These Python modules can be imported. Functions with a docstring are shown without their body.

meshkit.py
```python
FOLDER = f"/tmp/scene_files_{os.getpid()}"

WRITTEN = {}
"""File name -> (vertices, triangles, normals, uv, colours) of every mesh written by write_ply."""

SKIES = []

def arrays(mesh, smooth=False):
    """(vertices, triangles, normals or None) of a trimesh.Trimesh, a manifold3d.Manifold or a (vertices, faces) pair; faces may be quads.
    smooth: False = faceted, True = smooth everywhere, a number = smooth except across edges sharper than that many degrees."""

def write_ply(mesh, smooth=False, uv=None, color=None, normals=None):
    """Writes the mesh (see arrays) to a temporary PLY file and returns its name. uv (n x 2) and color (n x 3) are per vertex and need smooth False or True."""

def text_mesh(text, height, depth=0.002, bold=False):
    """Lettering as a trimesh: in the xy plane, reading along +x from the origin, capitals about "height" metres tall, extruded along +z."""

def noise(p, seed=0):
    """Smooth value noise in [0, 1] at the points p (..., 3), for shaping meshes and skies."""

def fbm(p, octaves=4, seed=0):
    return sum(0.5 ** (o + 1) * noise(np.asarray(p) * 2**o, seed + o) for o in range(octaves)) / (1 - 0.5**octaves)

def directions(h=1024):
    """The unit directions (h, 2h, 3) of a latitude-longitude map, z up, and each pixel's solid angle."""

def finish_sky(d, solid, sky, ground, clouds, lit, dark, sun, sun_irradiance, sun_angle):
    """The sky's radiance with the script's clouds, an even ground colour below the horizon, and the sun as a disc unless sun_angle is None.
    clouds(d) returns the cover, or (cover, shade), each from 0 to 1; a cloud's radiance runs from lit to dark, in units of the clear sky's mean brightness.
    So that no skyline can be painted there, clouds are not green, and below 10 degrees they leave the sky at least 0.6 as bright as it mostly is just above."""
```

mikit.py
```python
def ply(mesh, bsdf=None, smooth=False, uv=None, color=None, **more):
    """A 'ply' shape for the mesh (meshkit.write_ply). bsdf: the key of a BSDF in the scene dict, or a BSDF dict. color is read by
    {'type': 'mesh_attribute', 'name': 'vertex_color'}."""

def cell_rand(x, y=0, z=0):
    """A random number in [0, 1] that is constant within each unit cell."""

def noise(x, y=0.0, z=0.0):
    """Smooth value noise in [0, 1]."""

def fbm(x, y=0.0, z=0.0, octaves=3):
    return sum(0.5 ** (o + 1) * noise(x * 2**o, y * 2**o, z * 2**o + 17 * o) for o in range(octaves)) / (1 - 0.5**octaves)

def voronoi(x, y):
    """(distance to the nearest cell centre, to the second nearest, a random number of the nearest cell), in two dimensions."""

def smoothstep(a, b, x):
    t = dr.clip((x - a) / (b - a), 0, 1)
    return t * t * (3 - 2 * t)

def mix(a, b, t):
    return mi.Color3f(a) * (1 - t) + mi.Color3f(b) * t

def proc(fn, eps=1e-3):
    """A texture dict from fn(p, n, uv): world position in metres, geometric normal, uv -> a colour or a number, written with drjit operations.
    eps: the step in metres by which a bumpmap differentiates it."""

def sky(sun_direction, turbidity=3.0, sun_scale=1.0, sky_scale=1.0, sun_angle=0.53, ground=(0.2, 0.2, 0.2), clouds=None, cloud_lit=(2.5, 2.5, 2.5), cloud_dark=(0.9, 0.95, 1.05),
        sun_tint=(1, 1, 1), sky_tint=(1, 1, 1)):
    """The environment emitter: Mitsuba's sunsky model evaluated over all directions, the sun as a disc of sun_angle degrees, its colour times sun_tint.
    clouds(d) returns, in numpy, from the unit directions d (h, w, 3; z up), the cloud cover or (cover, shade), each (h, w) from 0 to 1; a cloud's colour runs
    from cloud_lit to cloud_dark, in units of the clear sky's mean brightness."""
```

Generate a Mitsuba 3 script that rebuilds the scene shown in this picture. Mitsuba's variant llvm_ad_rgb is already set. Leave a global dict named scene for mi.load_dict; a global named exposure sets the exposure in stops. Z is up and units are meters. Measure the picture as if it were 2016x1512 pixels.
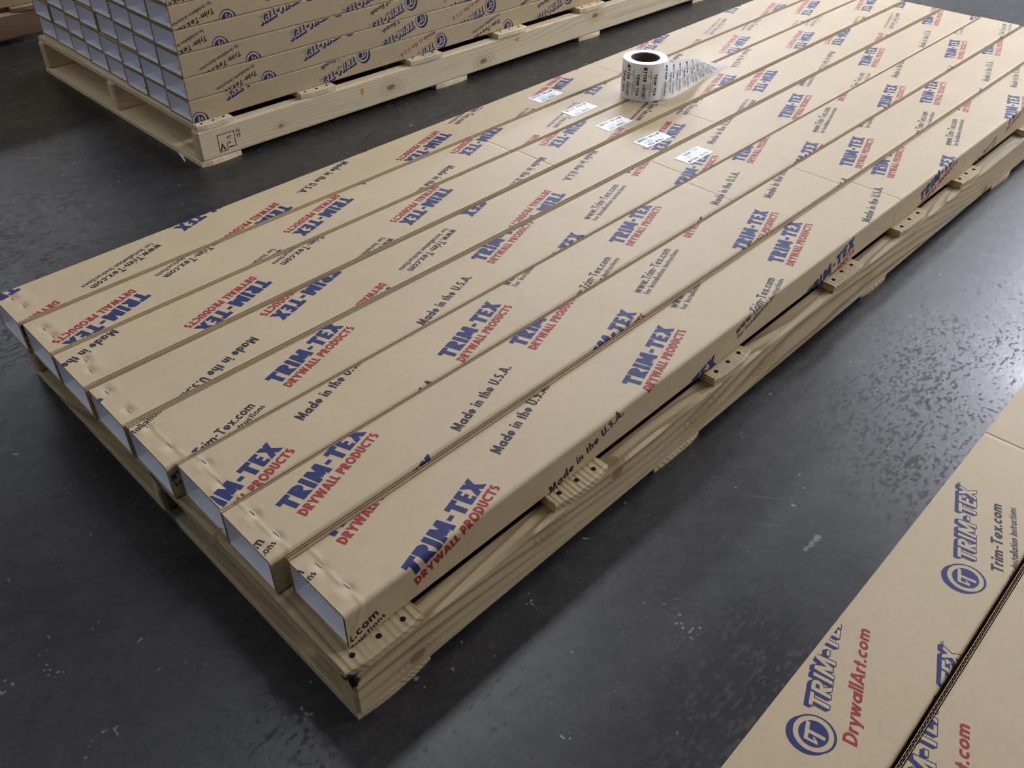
import math, random
import numpy as np, trimesh, drjit as dr, mitsuba as mi, mikit, meshkit
from shapely import affinity
from shapely.geometry import LineString, Polygon, Point, box as sbox, MultiPolygon
from shapely.ops import unary_union

# ------------------------------------------------------------------ camera, lights, exposure
T4 = mi.ScalarTransform4f
FOCAL = 1794.85                                     # pixels of a 2016-pixel-wide frame
CAM = np.array([0.64897, -0.37569, 1.13954])
RIGHT, DOWN, FWD = np.array([0.725276, 0.688455, 0.002019]), np.array([0.428447, -0.449063, -0.784076]), np.array([-0.538894, 0.569537, -0.620662])
M = np.eye(4); M[:3, 0], M[:3, 1], M[:3, 2], M[:3, 3] = -RIGHT, -DOWN, FWD, CAM
scene, labels = {}, {}
scene['camera'] = {'type': 'perspective', 'fov': math.degrees(2 * math.atan(1008 / FOCAL)), 'fov_axis': 'x',
                   'near_clip': 0.05, 'far_clip': 200.0, 'to_world': T4(M)}
exposure = 0.0
LAMP_TINT = np.array([0.93, 0.97, 1.08])
# fixtures hang under the ceiling: (x, y, z, length along y, width, radiance)
LAMPS = [(-0.2, 8.0, 3.7, 2.4, 0.5, 74.0, 'low over the aisle'), (0.6, 9.7, 3.7, 2.4, 0.5, 96.0, 'farther down the aisle'), (5.0, 9.6, 4.6, 3.6, 1.0, 70.0, 'at the far right'), (3.5, 5.0, 3.7, 2.4, 0.5, 30.0, 'over the right aisle'), (-5.5, 9.6, 4.6, 3.6, 1.0, 50.0, 'beyond the tall stack'),
         (-9.4, 12.0, 4.6, 3.6, 1.0, 80.0, 'in the far left corner'), (-9.4, 0.8, 4.6, 4.8, 0.5, 14.0, 'by the left wall'), (-2.6, 2.5, 4.6, 2.4, 0.5, 18.0, 'over the tall stack'),
         (-1.2, 6.8, 3.7, 2.4, 0.5, 12.0, 'left of the aisle'), (-2.6, -1.0, 4.6, 2.4, 0.5, 5.0, 'left of the viewer'), (-0.2, -5.0, 4.6, 2.4, 0.5, 13.0, 'behind the viewer')]
ZT = 0.190            # top of the boxes
DECK = 0.122          # top of a pallet deck
rng = random.Random(7)

# ------------------------------------------------------------------ helpers
def ref(k): return {'type': 'ref', 'id': k}
def rgb(*c): return {'type': 'rgb', 'value': list(c)}

def numbered(name):
    if name not in USED:
        USED.add(name); return name
    i = 1
    while f'{name}_{i:03d}' in USED: i += 1
    USED.add(f'{name}_{i:03d}'); return f'{name}_{i:03d}'
USED = set()

def obj(name, shape, parent=None, **kw):
    key = numbered(parent + '__' + name if parent else name)
    scene[key] = {**shape, **kw}
    return key

def thing(name, label, cat, group=None):
    key = numbered(name)
    labels[key] = {'label': label, 'category': cat}
    if group: labels[key]['group'] = group
    return key

def mesh(v, f): return trimesh.Trimesh(np.asarray(v, float), np.asarray(f, int), process=False)
def cat(ms): return trimesh.util.concatenate(ms)

def polys(g):
    if g.is_empty: return []
    if g.geom_type == 'Polygon': return [g]
    return [p for p in getattr(g, 'geoms', []) for p in polys(p)]

def tri2d(g):
    vs, fs, n = [], [], 0
    for p in polys(g):
        if p.area < 1e-9: continue
        v, f = trimesh.creation.triangulate_polygon(p, engine='earcut')
        a = v[f]
        flip = np.cross(a[:, 1] - a[:, 0], a[:, 2] - a[:, 0]) < 0
        f = np.where(flip[:, None], f[:, ::-1], f)
        vs.append(v); fs.append(f + n); n += len(v)
    if not vs: return None
    return np.vstack(vs), np.vstack(fs)

def bevel_box(x0, x1, y0, y1, z0, z1, c=0.003):
    """A box with its twelve edges chamfered."""
    lo, hi = np.array([x0, y0, z0]), np.array([x1, y1, z1])
    pts = []
    for sx in (0, 1):
        for sy in (0, 1):
            for sz in (0, 1):
                p = np.where([sx, sy, sz], hi, lo)
                d = np.where([sx, sy, sz], -c, c)
                for k in range(3):
                    q = p + d; q[k] = p[k]; pts.append(q)
    return trimesh.convex.convex_hull(np.array(pts))

def faceted(m):
    """every face its own vertices"""
    v = m.vertices[m.faces].reshape(-1, 3)
    return mesh(v, np.arange(len(v)).reshape(-1, 3))

def extrude_y(poly, y0, y1):
    """a polygon in (x, z), drawn out along y"""
    m = trimesh.creation.extrude_polygon(poly, y1 - y0, engine='earcut')
    v = m.vertices[:, [0, 2, 1]].copy(); v[:, 1] += y0
    return faceted(mesh(v, m.faces[:, ::-1]))

# ------------------------------------------------------------------ materials
def kraft_colour(p, n, uv):
    f = mikit.fbm(p.x * 9, p.y * 9, p.z * 9, 3)
    g = mikit.noise(p.x * 420, p.y * 260, p.z * 420)
    h = mikit.noise(p.x * 140, p.y * 90, p.z * 140)
    k = 0.90 + 0.12 * f + 0.06 * g + 0.06 * h
    return mi.Color3f(0.475, 0.358, 0.205) * k

STAPLES = {}       # box index -> list of (x, y) in the box's own frame
CREASES = {}       # box index -> list of y
def kraft_bump(p, n, uv):
    i = dr.floor(uv.x / 2)
    x = uv.x - 2 * i - 0.5
    y = uv.y
    h = 0.00012 * mikit.noise(x * 130, y * 90) + 0.0006 * mikit.fbm(x * 9 + 3 * i, y * 7, 0.0, 2)
    for k, ss in STAPLES.items():
        on = dr.select(dr.abs(i - k) < 0.5, mi.Float(1), mi.Float(0))
        for a, b in ss:
            dx, dy = x - a, y - b
            r2 = (dx * dx) / (0.011 ** 2) + (dy * dy) / (0.0065 ** 2)
            h = h - on * 0.0022 * dr.exp(-r2)
            rb = (dx * dx) / (0.016 ** 2) + ((dy + 0.016) * (dy + 0.016)) / (0.008 ** 2)
            h = h + on * 0.0010 * dr.exp(-rb)
        h = h + on * 0.0008 * dr.exp(-((y - 0.028 - 0.006 * mikit.noise(x * 40, i)) / 0.004) ** 2)
    for k, cs in CREASES.items():
        on = dr.select(dr.abs(i - k) < 0.5, mi.Float(1), mi.Float(0))
        for c in cs:
            h = h - on * 0.0012 * dr.exp(-((y - c) / 0.0028) ** 2)
    return h

KRAFT = {'type': 'principled', 'base_color': mikit.proc(kraft_colour), 'roughness': 0.55, 'specular': 0.55, 'sheen': 0.4}
scene['kraft'] = {'type': 'twosided', 'bsdf': KRAFT}
scene['kraft_dented'] = {'type': 'twosided', 'bsdf': {'type': 'bumpmap', 'tex': mikit.proc(kraft_bump, 5e-4), 'scale': 1.0, 'bsdf': KRAFT}}
scene['flute'] = {'type': 'twosided', 'bsdf': {'type': 'diffuse', 'reflectance': rgb(0.36, 0.27, 0.175)}}
def ink(r, g, b): return {'type': 'twosided', 'bsdf': {'type': 'principled', 'base_color': rgb(r, g, b), 'roughness': 0.55, 'specular': 0.35, 'sheen': 0.1}}
scene['ink_blue'] = ink(0.011, 0.019, 0.108)
scene['ink_red'] = ink(0.30, 0.024, 0.024)
scene['ink_black'] = ink(0.016, 0.016, 0.017)
scene['white_card'] = {'type': 'twosided', 'bsdf': {'type': 'principled', 'base_color': rgb(0.87, 0.89, 0.93), 'roughness': 0.5, 'specular': 0.4}}
def roll_bump(p, n, uv):
    r = dr.sqrt(dr.square(p.x + 0.8138) + dr.square(p.y - 1.6988))
    return 0.00006 * dr.sin(r * 5200)
scene['label_paper'] = {'type': 'twosided', 'bsdf': {'type': 'principled', 'base_color': rgb(0.90, 0.905, 0.92), 'roughness': 0.45, 'specular': 0.5}}
scene['thin_paper'] = {'type': 'principledthin', 'base_color': rgb(0.92, 0.92, 0.93), 'roughness': 0.6, 'diff_trans': 0.9}
scene['core_card'] = {'type': 'twosided', 'bsdf': {'type': 'diffuse', 'reflectance': rgb(0.16, 0.125, 0.10)}}
scene['steel'] = {'type': 'twosided', 'bsdf': {'type': 'roughconductor', 'material': 'Cr', 'alpha': 0.25}}
scene['nail_dark'] = {'type': 'twosided', 'bsdf': {'type': 'diffuse', 'reflectance': rgb(0.02, 0.018, 0.016)}}

def wood(light, dark, stains=None):
    def fn(p, n, uv):
        i = dr.floor(uv.x / 20)
        u = uv.x - 20 * i - 5
        v = uv.y
        o = i * 7.31
        tone = 0.84 + 0.30 * mikit.cell_rand(i, 3.0)
        ph = 80 * (v + 0.03 * mikit.cell_rand(i, 5.0)) + 13.0 * mikit.fbm(u * 0.95 + o, v * 5 + o, 0.0, 2) + 0.30 * mikit.noise(u * 9, v * 60, o)
        fr = ph - dr.floor(ph)
        ring = mikit.smoothstep(0.35, 0.85, fr) * (1 - mikit.smoothstep(0.88, 0.98, fr))
        ring = ring * (0.30 + 0.75 * mikit.smoothstep(0.25, 0.7, mikit.noise(u * 1.7 + o, v * 22, 3.0)))
        fine = mikit.noise(u * 14, v * 900, o)
        # knots: one now and then along a board
        k = dr.floor(u / 0.37)
        cu = (k + 0.2 + 0.6 * mikit.cell_rand(k, i, 1.0)) * 0.37
        cv = 0.02 + 0.09 * mikit.cell_rand(k, i, 2.0)
        kr = dr.sqrt(dr.square((u - cu) / 1.5) + dr.square(v - cv))
        has = dr.select(mikit.cell_rand(k, i, 4.0) < 0.45, mi.Float(1), mi.Float(0))
        knot = has * (1 - mikit.smoothstep(0.006, 0.014, kr))
        halo = has * (1 - mikit.smoothstep(0.012, 0.045, kr)) * (0.5 + 0.5 * dr.sin(kr * 900))
        c = mikit.mix(light, dark, dr.clip(0.85 * ring + 0.22 * fine + 0.35 * halo, 0, 1)) * tone
        blue = mikit.smoothstep(0.62, 0.8, mikit.fbm(u * 2.2 + o, v * 30, 4.0, 2))
        c = mikit.mix(c, mi.Color3f(0.30, 0.30, 0.27), 0.35 * blue)
        c = mikit.mix(c, mi.Color3f(0.20, 0.11, 0.05), 0.8 * knot)
        if stains: c = stains(p, c)
        return c
    return {'type': 'twosided', 'bsdf': {'type': 'principled', 'base_color': mikit.proc(fn), 'roughness': 0.6, 'specular': 0.35}}

def knots(p, c, ks, wood, heart, band):
    # knots standing in the outer face of one stringer, with the grain swirling round them
    on = mikit.smoothstep(band[0], band[0] + 0.01, p.x) * (1 - mikit.smoothstep(band[1], band[1] + 0.01, p.x))
    for (y, z, r) in ks:
        d = dr.sqrt(dr.square((p.y - y) / 1.9) + dr.square(p.z - z)) * (0.85 + 0.3 * mikit.noise(p.y * 60, p.z * 60, y)) / r
        ringy = 0.5 + 0.5 * dr.sin(d * 11.0)
        c = mikit.mix(c, wood, on * 0.75 * ringy * (1 - mikit.smoothstep(1.2, 3.0, d)))
        c = mikit.mix(c, heart, on * 0.85 * (1 - mikit.smoothstep(0.35, 1.0, d)))
    return c

def pale_stains(p, c):
    c = knots(p, c, [(1.469, 0.059, 0.013), (1.877, 0.047, 0.013), (2.461, 0.082, 0.013), (1.05, 0.05, 0.006)], mi.Color3f(0.50, 0.33, 0.17), mi.Color3f(0.20, 0.10, 0.045), (-1.72, -1.50))
    # two dabs of orange marker paint
    for (y, z, a, b) in ((1.354, 0.075, 0.008, 0.012), (2.042, 0.084, 0.012, 0.007)):
        d = dr.maximum(dr.abs(p.y - y) / a, dr.abs(p.z - z) / b) + 0.5 * mikit.noise(p.y * 160, p.z * 160, y)
        c = mikit.mix(c, mi.Color3f(0.62, 0.20, 0.03), 0.85 * (1 - mikit.smoothstep(0.9, 1.25, d)) * mikit.smoothstep(-1.72, -1.70, p.x))
    return c

def main_stains(p, c):
    c = knots(p, c, [(1.012, 0.065, 0.013), (0.786, 0.071, 0.015), (1.436, 0.057, 0.008), (0.373, 0.082, 0.01)], mi.Color3f(0.30, 0.18, 0.075), mi.Color3f(0.42, 0.30, 0.15), (0.0, 0.05))
    # green marker paint sprayed across the end boards, and a bark pocket at the corner
    d = dr.abs(p.x + 0.492 - 0.15 * (p.z - 0.1)) + 0.02 * mikit.noise(p.x * 60, p.y * 60, p.z * 60)
    g = (1 - mikit.smoothstep(0.02, 0.045, d)) * (1 - mikit.smoothstep(0.05, 0.12, p.y)) * 0.85
    c = mikit.mix(c, mi.Color3f(0.012, 0.06, 0.03), g)
    q = dr.sqrt(dr.square(p.x - 0.026) + dr.square(p.y + 0.022) + dr.square((p.z - 0.097) * 0.8)) + 0.008 * mikit.noise(p.x * 150, p.y * 150, p.z * 150)
    return mikit.mix(c, mi.Color3f(0.02, 0.014, 0.01), 1 - mikit.smoothstep(0.016, 0.022, q))
scene['wood_main'] = wood((0.62, 0.50, 0.285), (0.33, 0.20, 0.092), main_stains)
scene['wood_pale'] = wood((0.80, 0.67, 0.44), (0.68, 0.52, 0.30), pale_stains)
scene['wood_brown'] = wood((0.30, 0.20, 0.125), (0.19, 0.115, 0.068))

# --- floor: dark sealed concrete
def floor_colour(p, n, uv):
    f = mikit.fbm(p.x * 2.1, p.y * 2.1, 0.0, 4)
    g = mikit.fbm(p.x * 17, p.y * 13, 3.0, 3)
    k = 0.55 + 0.55 * f + 0.35 * g
    k = k * (0.80 + 0.40 * mikit.noise(p.x * 46, p.y * 40, 4.0)) * (0.82 + 0.36 * mikit.noise(p.x * 210, p.y * 190, 5.0))
    c = mi.Color3f(0.0275, 0.0260, 0.0255) * k
    wx, wy = p.x + 0.10 * mikit.fbm(p.x * 7, p.y * 7, 1.0, 3), p.y + 0.10 * mikit.fbm(p.x * 7, p.y * 7, 5.0, 3)
    a, b, _ = mikit.voronoi(wx * 3.6, wy * 3.6)
    crack = (1 - mikit.smoothstep(0.0, 0.012, b - a)) * (1 - mikit.smoothstep(-1.5, -1.2, p.x)) * mikit.smoothstep(0.3, 0.5, mikit.fbm(p.x * 1.3, p.y * 1.3, 9.0, 2))
    c = c * (1 - 0.75 * crack)
    # pale specks and scuffs
    s = mikit.noise(p.x * 170, p.y * 170, 2.0) * mikit.noise(p.x * 37, p.y * 37, 7.0)
    c = mikit.mix(c, mi.Color3f(0.34, 0.33, 0.31), mikit.smoothstep(0.76, 0.84, s) * 0.55)
    rx, ry = 0.8 * p.x + 0.6 * p.y, -0.6 * p.x + 0.8 * p.y
    t = mikit.noise(rx * 5, ry * 170, 11.0) * mikit.noise(rx * 6.5, ry * 9, 13.0)
    c = mikit.mix(c, mi.Color3f(0.16, 0.155, 0.15), mikit.smoothstep(0.74, 0.88, t) * 0.2)
    for (a0, b0, a1, b1, w) in SCUFFS:
        dx, dy = a1 - a0, b1 - b0
        l2 = dx * dx + dy * dy
        tt = dr.clip(((p.x - a0) * dx + (p.y - b0) * dy) / l2, 0, 1)
        d = dr.sqrt(dr.square(p.x - a0 - tt * dx) + dr.square(p.y - b0 - tt * dy)) + 0.006 * mikit.noise(p.x * 190, p.y * 190)
        c = mikit.mix(c, mi.Color3f(0.30, 0.29, 0.28), 0.7 * (1 - mikit.smoothstep(w * 0.4, w, d)))
    return c
def floor_rough(p, n, uv):
    f = mikit.fbm(p.x * 5, p.y * 5, 2.0, 3)
    s = mikit.fbm(p.x * 230, p.y * 110, 6.0, 2) * (0.6 + 0.7 * mikit.fbm(p.x * 4.1, p.y * 4.1, 8.0, 2))
    return 0.29 + 0.12 * f + 0.22 * mikit.smoothstep(0.62, 0.80, s)
SCUFFS = [(0.309, 0.684, 0.31, 0.726, 0.009), (-1.676, 1.212, -1.656, 1.287, 0.004), (-1.759, 0.542, -1.763, 0.574, 0.004), (0.278, 1.029, 0.279, 1.028, 0.002), (-1.494, 1.681, -1.489, 1.717, 0.004)]
def floor_bump(p, n, uv):
    return 0.00006 * mikit.fbm(p.x * 26, p.y * 18, 0.0, 2) + 0.00003 * mikit.noise(p.x * 170, p.y * 120)
scene['concrete'] = {'type': 'bumpmap', 'tex': mikit.proc(floor_bump), 'scale': 1.0,
    'bsdf': {'type': 'principled', 'base_color': mikit.proc(floor_colour), 'roughness': mikit.proc(floor_rough), 'specular': 0.5}}
def wall_colour(p, n, uv): return mi.Color3f(0.42, 0.42, 0.41) * (0.9 + 0.2 * mikit.fbm(p.x, p.y, p.z * 2, 3))
scene['wall_paint'] = {'type': 'twosided', 'bsdf': {'type': 'diffuse', 'reflectance': mikit.proc(wall_colour)}}
def ceil_colour(p, n, uv): return mi.Color3f(0.62, 0.63, 0.65) * (0.92 + 0.12 * mikit.fbm(p.x * 2, p.y * 2, 0.0, 2))
scene['ceiling_paint'] = {'type': 'twosided', 'bsdf': {'type': 'diffuse', 'reflectance': mikit.proc(ceil_colour)}}
scene['fixture'] = {'type': 'twosided', 'bsdf': {'type': 'diffuse', 'reflectance': rgb(0.7, 0.7, 0.7)}}

# ------------------------------------------------------------------ the hall
X0, X1, Y0, Y1, ZC = -11.0, 9.0, -9.0, 16.0, 6.2
def struct(name, m, bsdf):
    k = obj(name, mikit.ply(m, bsdf)); labels[k] = {'label': STRUCT[name], 'kind': 'structure'}
STRUCT = {'floor': 'dark sealed concrete floor with scuffs and cracks', 'ceiling': 'pale ceiling of the warehouse hall',
          'wall_left': 'painted wall on the left', 'wall_right': 'painted wall on the right', 'wall_back': 'painted wall at the far end', 'wall_front': 'painted wall behind the viewer'}
B = lambda *a: trimesh.creation.box(bounds=[[a[0], a[2], a[4]], [a[1], a[3], a[5]]])
struct('floor', B(X0, X1, Y0, Y1, -0.2, 0.0), 'concrete')
struct('ceiling', B(X0, X1, Y0, Y1, ZC, ZC + 0.2), 'ceiling_paint')
struct('wall_left', B(X0 - 0.2, X0, Y0, Y1, -0.2, ZC + 0.2), 'wall_paint')
struct('wall_right', B(X1, X1 + 0.2, Y0, Y1, -0.2, ZC + 0.2), 'wall_paint')
struct('wall_back', B(X0, X1, Y1, Y1 + 0.2, -0.2, ZC + 0.2), 'wall_paint')
struct('wall_front', B(X0, X1, Y0 - 0.2, Y0, -0.2, ZC + 0.2), 'wall_paint')

for (x, y, z, ly, wx, e, where) in LAMPS:
    t = thing('ceiling_light', f'long fluorescent fixture hanging {where}', 'ceiling light', 'ceiling lights')
    h = cat([bevel_box(x - wx / 2 - 0.03, x + wx / 2 + 0.03, y - ly / 2 - 0.03, y + ly / 2 + 0.03, z + 0.02, z + 0.09, 0.01)]
            + [trimesh.creation.cylinder(0.008, segment=[[x, yy, z + 0.08], [x, yy, ZC + 0.01]], sections=8) for yy in (y - ly / 3, y + ly / 3)])
    obj('housing', mikit.ply(h, 'fixture'), t)
    pane = mesh([[x - wx / 2, y - ly / 2, z + 0.015], [x + wx / 2, y - ly / 2, z + 0.015], [x + wx / 2, y + ly / 2, z + 0.015], [x - wx / 2, y + ly / 2, z + 0.015]], [[0, 2, 1], [0, 3, 2]])
    obj('diffuser', mikit.ply(pane, 'fixture'), t, emitter={'type': 'area', 'radiance': rgb(*(e * LAMP_TINT))})

# ------------------------------------------------------------------ lettering: a geometric sans drawn with a broad pen
def arc(cx, cy, rx, ry, a0, a1, n=None):
    n = n or max(4, int(abs(a1 - a0) / 18))
    a = np.radians(np.linspace(a0, a1, n + 1))
    return [(cx + rx * math.cos(t), cy + ry * math.sin(t)) for t in a]

def glyph(ch, w):
    """(polygon, advance) at capital height 1; w is the pen's width"""
    h, X, P, dots, lo, hi = w / 2, 0.66, [], [], 0.0, 1.0
    r = X / 2 - h * 0.98
    if ch == ' ': return None, 0.30
    if ch == 'T': W = 0.62 + 0.3 * w; P = [[(0, 1 - h), (W, 1 - h)], [(W / 2, 0), (W / 2, 1)]]
    elif ch == 'R':
        W = 0.60 + 0.2 * w; b = (0.60 - w) / 2; c = W - b - h - 0.02
        P = [[(h, 0), (h, 1)], [(h, 1 - h)] + arc(c, 1 - h - b, b, b, 90, -90, 8) + [(h, 1 - h - 2 * b)], [(c - 0.16, 0.55), (W - h * 0.9 + 0.03, -0.1)]]
    elif ch == 'I': W = w; P = [[(h, 0), (h, 1)]]
    elif ch == 'M': W = 0.86 + 0.5 * w; P = [[(h, -0.1), (h + 0.07, 1.1)], [(h + 0.03, 1.15), (W / 2, 0.05 + w * 0.3)], [(W - h - 0.03, 1.15), (W / 2, 0.05 + w * 0.3)], [(W - h, -0.1), (W - h - 0.07, 1.1)]]
    elif ch == 'E': W = 0.50; s = w * 0.82; P = [[(h, 0), (h, 1)]]; P2 = [[(h, 1 - s / 2), (W, 1 - s / 2)], [(h, 0.5), (W - 0.03, 0.5)], [(h, s / 2), (W, s / 2)]]; return unary_union([LineString(P[0]).buffer(h, cap_style='flat')] + [LineString(q).buffer(s / 2, cap_style='flat') for q in P2]), W
    elif ch == 'F': W = 0.48; P = [[(h, 0), (h, 1)], [(h, 1 - h), (W, 1 - h)], [(h, 0.5), (W - 0.03, 0.5)]]
    elif ch == 'X': W = 0.66 + 0.4 * w; P = [[(h * 0.9 - .05, -0.1), (W - h * 1.1 + .05, 1.1)], [(W - h * 0.9 + .05, -0.1), (h * 1.1 - .05, 1.1)]]
    elif ch == 'D': W = 0.72; P = [[(h, 0), (h, 1)], [(h, 1 - h)] + arc(W - 0.5 + 0.02, 0.5, 0.5 - h - .02, 0.5 - h, 90, -90, 12) + [(h, h)]]
    elif ch == 'Y': W = 0.66 + 0.3 * w; P = [[(W / 2, 0), (W / 2, 0.45)], [(h * 0.9 - .06, 1.1), (W / 2, 0.40)], [(W - h * 0.9 + .06, 1.1), (W / 2, 0.40)]]
    elif ch == 'W': W = 1.0 + 0.5 * w; a = h * 0.95; P = [[(a - .03, 1.1), (W * .27 + .02, -0.1)], [(W * .27 - .02, -0.1), (W / 2 + .02, 1.1)], [(W / 2 - .02, 1.1), (W * .73 + .02, -0.1)], [(W * .73 - .02, -0.1), (W - a + .03, 1.1)]]
    elif ch == 'A': W = 0.70 + 0.4 * w; P = [[(h * .85 - .04, -0.1), (W / 2 + .02, 1.1)], [(W - h * .85 + .04, -0.1), (W / 2 - .02, 1.1)]]; P.append([(W * .26, 0.27), (W * .74, 0.27)])
    elif ch == 'L': W = 0.46; P = [[(h, 0), (h, 1)], [(h, h), (W, h)]]
    elif ch == 'P': W = 0.58 + 0.1 * w; b = (0.62 - w) / 2; c = W - b - h; P = [[(h, 0), (h, 1)], [(h, 1 - h)] + arc(c, 1 - h - b, b, b, 90, -90, 8) + [(h, 1 - h - 2 * b)]]
    elif ch == 'B': W = 0.58; b = (0.55 - w) / 2; c = W - 0.28; P = [[(h, 0), (h, 1)], [(h, 1 - h)] + arc(c, 1 - h - b * .95, b, b * .95, 90, -90, 7) + [(h, 1 - h - 1.9 * b)], [(h, h + 2 * b)] + arc(c + .01, h + b, b + .02, b, 90, -90, 7) + [(h, h)]]
    elif ch == 'O': W = 0.92; P = [arc(W / 2, 0.5, W / 2 - h, 0.5 - h, 0, 360, 24)]
    elif ch == 'C': W = 0.74; P = [arc(0.5, 0.5, 0.5 - h, 0.5 - h, 52, 308, 16)]
    elif ch == 'U': W = 0.66; P = [[(h, 1), (h, W / 2)] + arc(W / 2, W / 2, W / 2 - h, W / 2 - h, 180, 360, 9) + [(W - h, 1)]]
    elif ch == 'N': W = 0.74; P = [[(h, 0), (h, 1)], [(W - h, 0), (W - h, 1)], [(h * .7, 1.08), (W - h * .7, -0.08)]]
    elif ch == 'H': W = 0.70; P = [[(h, 0), (h, 1)], [(W - h, 0), (W - h, 1)], [(h, 0.5), (W - h, 0.5)]]
    elif ch in 'Ss':
        H = 1.0 if ch == 'S' else X; W = 0.56 * (H if H == 1 else 0.72); q = (H - w) / 4
        rx = W / 2 - h
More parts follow.
